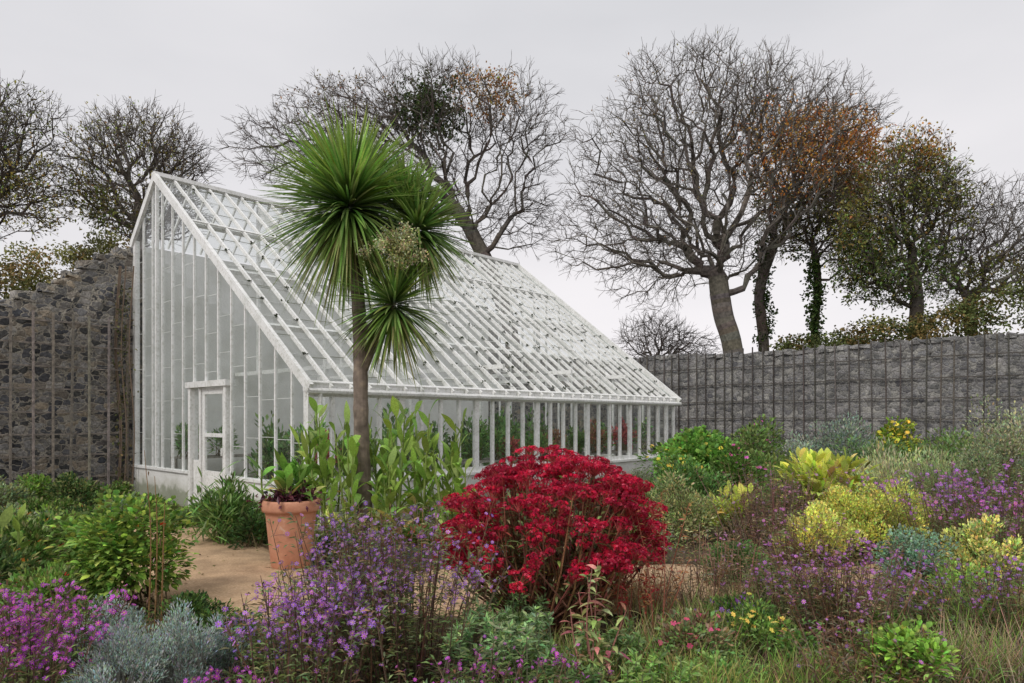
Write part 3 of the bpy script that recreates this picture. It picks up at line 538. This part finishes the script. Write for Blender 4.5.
mb=MB(); asters(mb,S(400,4.5),4.5,.42,.4,1.12,115,820,(.25,.12,.38),.016,leafc=(.12,.14,.06),stemc=(.14,.09,.06),lf=44); asters(mb,S(345,4.9),4.9,.35,.3,.97,50,300,(.25,.12,.38),.016,leafc=(.12,.14,.06)); mb.obj('michaelmas_daisy_clump',FOL)
mb=MB(); asters(mb,S(470,3.75),3.75,.25,.2,.40,24,100,MAG,.014); asters(mb,S(228,3.6),3.6,.15,.15,.34,20,110,MAG,.016); asters(mb,S(572,3.9),3.9,.1,.1,.36,9,45,MAG,.016); mb.obj('low_magenta_aster',FOL)
# ------------------------------------------------------------ the crimson shrub
mb=MB(); cx,cy=S(550,5.5),5.5; K=235
u=rv(K*3); u=u[u[:,2]>-.40][:K]; K=len(u)
jr=R.uniform(.80,1.06,(K,1)); H=np.array([cx,cy,.80])+u*jr*np.array([.86,.76,.63]); H[:,0]+=.06*(H[:,2]-.8)
inn=rv(80); inn[:,2]=np.abs(inn[:,2]); H=np.vstack([H,np.array([cx,cy,.82])+inn*np.array([.66,.56,.48])]); K=len(H)
Un=nrm(H-np.array([cx,cy,.35])); Un=nrm(Un*.6+UP*.75); base=np.stack([cx+R.normal(0,.13,K),cy+R.normal(0,.12,K),np.zeros(K)],1)
md=(base+H)/2+np.stack([(H[:,0]-cx)*.12,(H[:,1]-cy)*.12,-np.full(K,.02)],1); sc=col((.22,.11,.07),K,.25)
tubes(mb,base,md,.009,.007,sc,4); tubes(mb,md,H-Un*.05,.007,.005,sc,4)
for i in range(K):
    rad=R.uniform(.07,.135); nf=int(125*(rad/.1)**2); a=nrm(np.cross(Un[i],rv(1)[0])); b=np.cross(Un[i],a)
    sb=10; sa=R.uniform(0,6.28,sb); sr=rad*.85*np.sqrt(R.random(sb)); sc_=H[i]+a*(np.cos(sa)*sr)[:,None]+b*(np.sin(sa)*sr)[:,None]-Un[i]*((sr/rad)**2*rad*.35)[:,None]+Un[i]*.02
    j=R.integers(0,sb,nf); v=rv(nf); v=nrm(v+Un[i]*.7); P=sc_[j]+v*rad*.30*np.array([1,1,.7])*(R.random((nf,1))**.3)
    tone=R.uniform(.65,1.25); tt=R.uniform(.7,1.2,sb)[j][:,None]; C=col(np.array([.34,.010,.038])*tone,nf,.28,.15)*tt; q=R.random(nf)<.12; C[q]=np.array([.45,.07,.11])*tone
    star(mb,P,v,.0105*R.uniform(.8,1.25,nf),C,4,.38,.3)
    tubes(mb,np.tile(H[i]-Un[i]*.07,(sb,1)),sc_,.004,.003,(.30,.05,.05),3)
n=3400; i=R.integers(0,K,n); t=R.uniform(.35,.93,n)[:,None]; P=base[i]+(H[i]-base[i])*t+R.normal(0,.02,(n,3)); lc=col((.17,.14,.06),n,.35,.2); s=R.random(n)<.3; lc[s]=col((.28,.06,.05),int(s.sum())); s=R.random(n)<.3; lc[s]=col((.17,.22,.09),int(s.sum()))
strap(mb,P,rv(n)*[1,1,.4]+UP*.35,.11*R.uniform(.6,1.2,n),.024,lc,.5,3,'oval'); mb.obj('crimson_sedum_shrub',FOL)
mb=MB()
for s in range(16):
    b=np.array([S(642,5.3)+R.normal(0,.14),5.3+R.normal(0,.1),0]); tp=b+[R.normal(0,.1),R.normal(0,.1),R.uniform(.6,1.15)]; polytube(mb,crs([b,(b+tp)/2+R.normal(0,.03,3),tp],3),np.linspace(.006,.002,7),(.28,.10,.07),4)
    n=34; t=R.uniform(.3,1,n)[:,None]; c=(.36,.06,.05) if R.random()<.5 else (.30,.16,.08); leaves(mb,b+(tp-b)*t,rv(n)*[1,1,.5]+UP*.2,.06,.017,col(c,n,.3))
mb.obj('red_willowherb',FOL)
mb=MB()
for s in range(6):
    b=np.array([S(600,4.2)+R.normal(0,.06),4.2+R.normal(0,.05),0]); tp=b+[R.normal(.05,.16),R.normal(0,.08),R.uniform(.5,.84)]; polytube(mb,crs([b,(b+tp)/2+R.normal(0,.03,3),tp],3),np.linspace(.007,.003,7),(.30,.14,.12),5)
    n=17; t=R.uniform(.3,1,n)[:,None]; C=col((.26,.29,.12),n,.2); q=R.random(n)<.25; C[q]=col((.40,.16,.14),int(q.sum())); strap(mb,b+(tp-b)*t,rv(n)*[1,1,.3]+UP*.35,.12*R.uniform(.6,1.2,n),.032,C,.5,5,'oval')
mb.obj('peony_foliage',FOL)
mb=MB(); rosettes(mb,S(500,4.3),4.3,.33,.25,.46,60,(.22,.31,.15),34); rosettes(mb,S(505,5.0),5.0,.3,.25,.42,30,(.18,.27,.11)); rosettes(mb,S(460,3.6),3.6,.2,.15,.30,20,(.24,.34,.16)); rosettes(mb,S(655,4.1),4.1,.22,.18,.26,24,(.2,.3,.09)); rosettes(mb,S(560,4.1),4.1,.25,.15,.24,26,(.18,.27,.1)); rosettes(mb,S(610,4.6),4.6,.2,.2,.3,20,(.16,.24,.09)); mb.obj('euphorbia_clump',FOL)
mb=MB()
for px,Yd,rx,h,n,c,c2 in((580,4.6,.5,.30,1300,BR,(.30,.24,.12)),(690,5.0,.6,.38,1100,(.28,.23,.12),BR),(640,6.1,.5,.45,900,(.26,.18,.10),(.30,.26,.14)),(750,5.6,.6,.40,1000,(.28,.24,.13),BR),(700,4.2,.5,.28,1500,BR,(.3,.25,.1)),(980,4.5,.5,.45,1100,(.28,.21,.14),BR),(820,4.3,.4,.3,900,BR,BRN),(1000,5.4,.5,.5,900,(.24,.18,.11),BR),(540,3.8,.4,.22,1000,BR,(.3,.3,.1)),(800,6.2,.5,.4,800,(.25,.2,.12),BR),(240,3.8,.4,.2,800,BR,BRN),(60,4.8,.6,.4,1200,G,BRN)):
    grass(mb,S(px,Yd),Yd,rx,rx*.7,h,n,c,.006,.5,c2)
mb.obj('grass_tufts',FOL)
mb=MB(); bush(mb,S(915,4.15),4.15,.30,.26,.50,1200,.06,.030,(.22,.36,.07),cl=20,up=.5,oval=True,tight=.34); bush(mb,S(880,4.6),4.6,.25,.2,.35,400,.05,.025,(.18,.30,.07),oval=True); bush(mb,S(720,4.25),4.25,.28,.2,.22,600,.045,.022,(.15,.25,.07),oval=True); bush(mb,S(790,4.7),4.7,.3,.2,.3,800,.045,.022,(.15,.25,.07),oval=True); bush(mb,S(690,4.7),4.7,.35,.25,.26,900,.04,.018,(.16,.25,.08)); bush(mb,S(760,5.2),5.2,.3,.25,.3,900,.04,.018,(.12,.2,.06)); mb.obj('sage_clump',FOL)
mb=MB(); asters(mb,S(845,5.0),5.0,.42,.35,.80,80,420,(.32,.11,.40),.016,leafc=(.13,.13,.065),stemc=(.15,.09,.06),lf=34,dead=.35); asters(mb,S(870,4.2),4.2,.3,.25,.46,35,40,(.34,.11,.40),.014,leafc=(.15,.13,.09),stemc=(.16,.09,.06),dead=.5); mb.obj('michaelmas_daisy_clump',FOL)
mb=MB(); asters(mb,S(965,8.2),8.2,.75,.6,1.15,120,560,(.30,.10,.40),.025,leafc=(.13,.15,.065),lf=30); asters(mb,S(1015,7.2),7.2,.5,.5,1.0,70,300,(.36,.10,.38),.021,leafc=(.13,.15,.065)); asters(mb,S(1010,5.3),5.3,.35,.3,.62,40,160,VIO,.017); asters(mb,S(930,5.4),5.4,.4,.3,.45,40,140,VIO,.016); asters(mb,S(770,5.5),5.5,.35,.3,.6,40,90,(.28,.09,.34),.016,leafc=(.14,.15,.07)); mb.obj('purple_aster',FOL)
mb=MB(); asters(mb,S(775,9.2),9.2,.55,.45,1.05,110,120,(.32,.16,.32),.022,leafc=(.17,.13,.10),stemc=(.2,.12,.1),lf=34,dead=.5); asters(mb,S(712,5.9),5.9,.4,.3,.75,50,30,(.35,.16,.35),.014,leafc=(.19,.16,.11),stemc=(.22,.14,.1),dead=.6); asters(mb,S(800,7.6),7.6,.4,.3,.7,50,60,(.35,.12,.35),.02,leafc=(.18,.15,.10),dead=.5); mb.obj('faded_joe_pye_weed',FOL)
def one(name,lst,fl=None):
    mb=MB()
    for a in lst:
        kw=a[-1] if isinstance(a[-1],dict) else {}; a_=[q for q in a if not isinstance(q,dict)]
        px,hwp,top,Yd,n,Lf,Wf,c=a_; z=HC+(HZ-top)/F*Yd; rx=hwp/F*Yd; _,P=bush(mb,S(px,Yd),Yd,rx,rx*.8,z/1.02,n,Lf,Wf,c,**kw)
        if fl:
            fc,fn,fr=fl; hi=P[P[:,2]>np.quantile(P[:,2],.45)]; star(mb,hi[R.integers(0,len(hi),fn)]+np.array([0,-.04,.05]),rv(fn)*.6+UP+np.array([0,-.5,0]),fr,col(fc,fn,.2),7,.3)
    mb.obj(name,FOL)
one('dahlia_bush',[(700,60,418,14,4600,.13,.075,(.13,.25,.05),dict(oval=True,cl=30,tight=.32)),(672,30,440,12.6,1600,.12,.07,(.15,.28,.06),dict(oval=True))],((.55,.45,.08),45,.05))
one('mixed_flower_bush',[(752,42,413,17,2600,.13,.06,(.13,.19,.06)),(735,30,440,13,1500,.12,.05,G)],((.40,.10,.26),30,.045))
one('silver_sage_shrub',[(683,46,468,9.6,4600,.06,.022,(.23,.26,.12),dict(cl=26,tight=.32,c2=(.36,.36,.17)))])
one('hosta_clump',[(826,50,446,11,640,.30,.095,(.38,.43,.09),dict(oval=True,up=.7,c2=(.50,.46,.14))),(735,22,480,9.5,90,.26,.085,(.40,.44,.09),dict(oval=True,up=.8))])
one('golden_shrub',[(862,64,474,8.5,8400,.046,.023,GOLD,dict(cl=50,tight=.22,up=.9,c2=(.34,.40,.11))),(905,42,464,9.6,3800,.05,.024,(.42,.44,.13),dict(cl=26,tight=.26,up=.9)),(820,42,498,7.9,3400,.048,.023,(.50,.50,.16),dict(cl=26,tight=.26,up=.9))])
one('pale_grassy_shrub',[(893,42,440,13,3400,.13,.022,(.36,.38,.22),dict(up=1.2)),(940,38,446,12,2400,.12,.02,(.28,.33,.17),dict(up=1.1))])
one('rue_bush',[(917,40,520,6.6,3600,.035,.02,(.18,.27,.19),dict(cl=22,tight=.34))])
one('phlomis_clump',[(985,44,510,6.8,3200,.048,.026,(.46,.44,.17),dict(cl=32,tight=.22,up=.8,c2=(.2,.28,.1)))])
one('olearia_bush',[(1005,58,386,12,6500,.075,.032,(.24,.27,.16),dict(cl=34,tight=.34,c2=(.34,.34,.22))),(975,26,430,11.4,1800,.07,.03,(.2,.24,.13))])
one('blue_grey_shrub',[(842,40,400,18,3600,.11,.04,(.21,.26,.20),dict(cl=20)),(805,24,425,16,1500,.1,.03,(.23,.27,.21))])
one('yellow_flowering_bush',[(899,24,413,17.5,1700,.13,.07,(.2,.28,.05))],((.55,.46,.06),140,.06))
one('box_mound',[(735,40,538,6.9,5200,.035,.018,(.085,.14,.045),dict(cl=30,tight=.3)),(770,26,560,6.3,1800,.035,.018,(.1,.14,.05))])
one('fern_clump',[(730,70,425,20,1500,.15,.05,G),(770,40,440,14.5,1500,.13,.05,(.14,.2,.06)),(790,30,470,11,1200,.1,.04,(.12,.18,.06)),(640,20,480,11,900,.1,.04,G),(950,60,425,15,2500,.12,.045,(.14,.2,.07)),(870,50,436,15,2200,.1,.04,(.12,.19,.07)),(690,50,455,12,1800,.1,.04,(.11,.19,.06))])
mb=MB(); pal=[G,BR,GG,(.15,.18,.08),BRN,(.27,.25,.12),DKG,(.18,.25,.11),(.23,.29,.17),(.21,.18,.10),(.26,.34,.09),(.14,.21,.07)]
cnt=0
while cnt<155:
    x=R.uniform(-1.2,14); y=R.uniform(4.2,19); 
    if abs(x)/y>.85: continue
    q=np.array([x,y])-P0; a_=q@D1; b_=q@D2
    if b_>-.5 and a_<12.3: continue
    if a_>17.8 or (pdist(x,y)[0]<.75 and x<2.2) : continue
    if x<1.2 and 4.8<y<6.4: continue
    if x<-.3 and y>7.4: continue
    h=R.uniform(.22,.42)+.028*max(0,y-6)*R.uniform(.3,1); r=R.uniform(.25,.5)*(1+.05*y)*.8; l=R.uniform(.03,.08)
    _,P=bush(mb,x,y,r,r,h,900,l,l*R.uniform(.25,.5),pal[R.integers(len(pal))],cl=12,tight=.36,c2=pal[R.integers(len(pal))])
    if R.random()<.45:
        n=R.integers(8,30); c=[VIO,MAG,(.55,.42,.1),(.5,.08,.16),(.5,.48,.45)][R.integers(5)]; star(mb,P[R.integers(0,len(P),n)]+UP*.05,rv(n)*.6+UP-np.array([0,.4,0]),.018+.0012*y,col(c,n),6)
    cnt+=1
mb.obj('herbaceous_border_plants',FOL)
mb=MB(); n=42000; Yr=R.uniform(3.6,13,n); Xr=R.uniform(-.85,.85,n)*Yr; pd=pdist(Xr,Yr); q=np.stack([Xr,Yr],1)-P0; ok=((pd>.82)|(R.random(n)<.03))&~((q@D2>-.25)&(q@D1>-.25)); Xr=Xr[ok];Yr=Yr[ok];n=len(Xr)
P=np.stack([Xr,Yr,R.uniform(.0,.07,n)],1); P[pdist(Xr,Yr)<.8,2]=.05; c=np.array([(.18,.13,.07),(.12,.18,.05),(.24,.19,.10),(.16,.23,.07),(.11,.08,.05)])[R.integers(0,5,n)]*R.uniform(.6,1.3,(n,1)); leaves(mb,P,rv(n)*[1,1,.4]+UP*.25,.05*R.uniform(.5,1.4,n),.022,c); mb.obj('leaf_litter',FOL)
# plants inside the greenhouse
mb=MB()
for i in range(24):
    q=gl(.8+i*.44,R.uniform(.4,1.0)); c=[(.11,.18,.06),(.14,.22,.06),(.24,.13,.08),(.16,.24,.10),(.3,.08,.08)][R.integers(5)]; bush(mb,q[0],q[1],.26,.26,R.uniform(.4,.95),330,.12,.05,c,z0=.84)
for i in range(12):
    q=gl(.9+i*.85,R.uniform(2.4,4.6)); bush(mb,q[0],q[1],.45,.4,R.uniform(1.2,2.2),420,.2,.07,(.12,.19,.07),z0=.05)
for t in(6.2,5.9,1.5,2.2,6.4): q=gl(R.uniform(.8,1.6),t); bush(mb,q[0],q[1],.3,.3,R.uniform(.6,1.),350,.14,.05,(.13,.21,.08),z0=.84)
mb.obj('greenhouse_plants',FOL)
mb=MB(); n=420; q=gl(-.25,D-.1); P=np.stack([q[0]+R.normal(0,.10,n),q[1]+R.normal(0,.1,n),R.uniform(.2,4.6,n)],1); leaves(mb,P,rv(n),.08,.045,col((.12,.12,.05),n,.3)); 
for s in range(4): b=np.array([q[0]+R.normal(0,.08),q[1]-.05,0]); polytube(mb,crs([b,b+[.05,0,1.5],b+[-.06,0,3.2],b+[.04,0,5]],5),[.014]*16,(.16,.12,.09),5)
mb.obj('wall_climber',FOL)
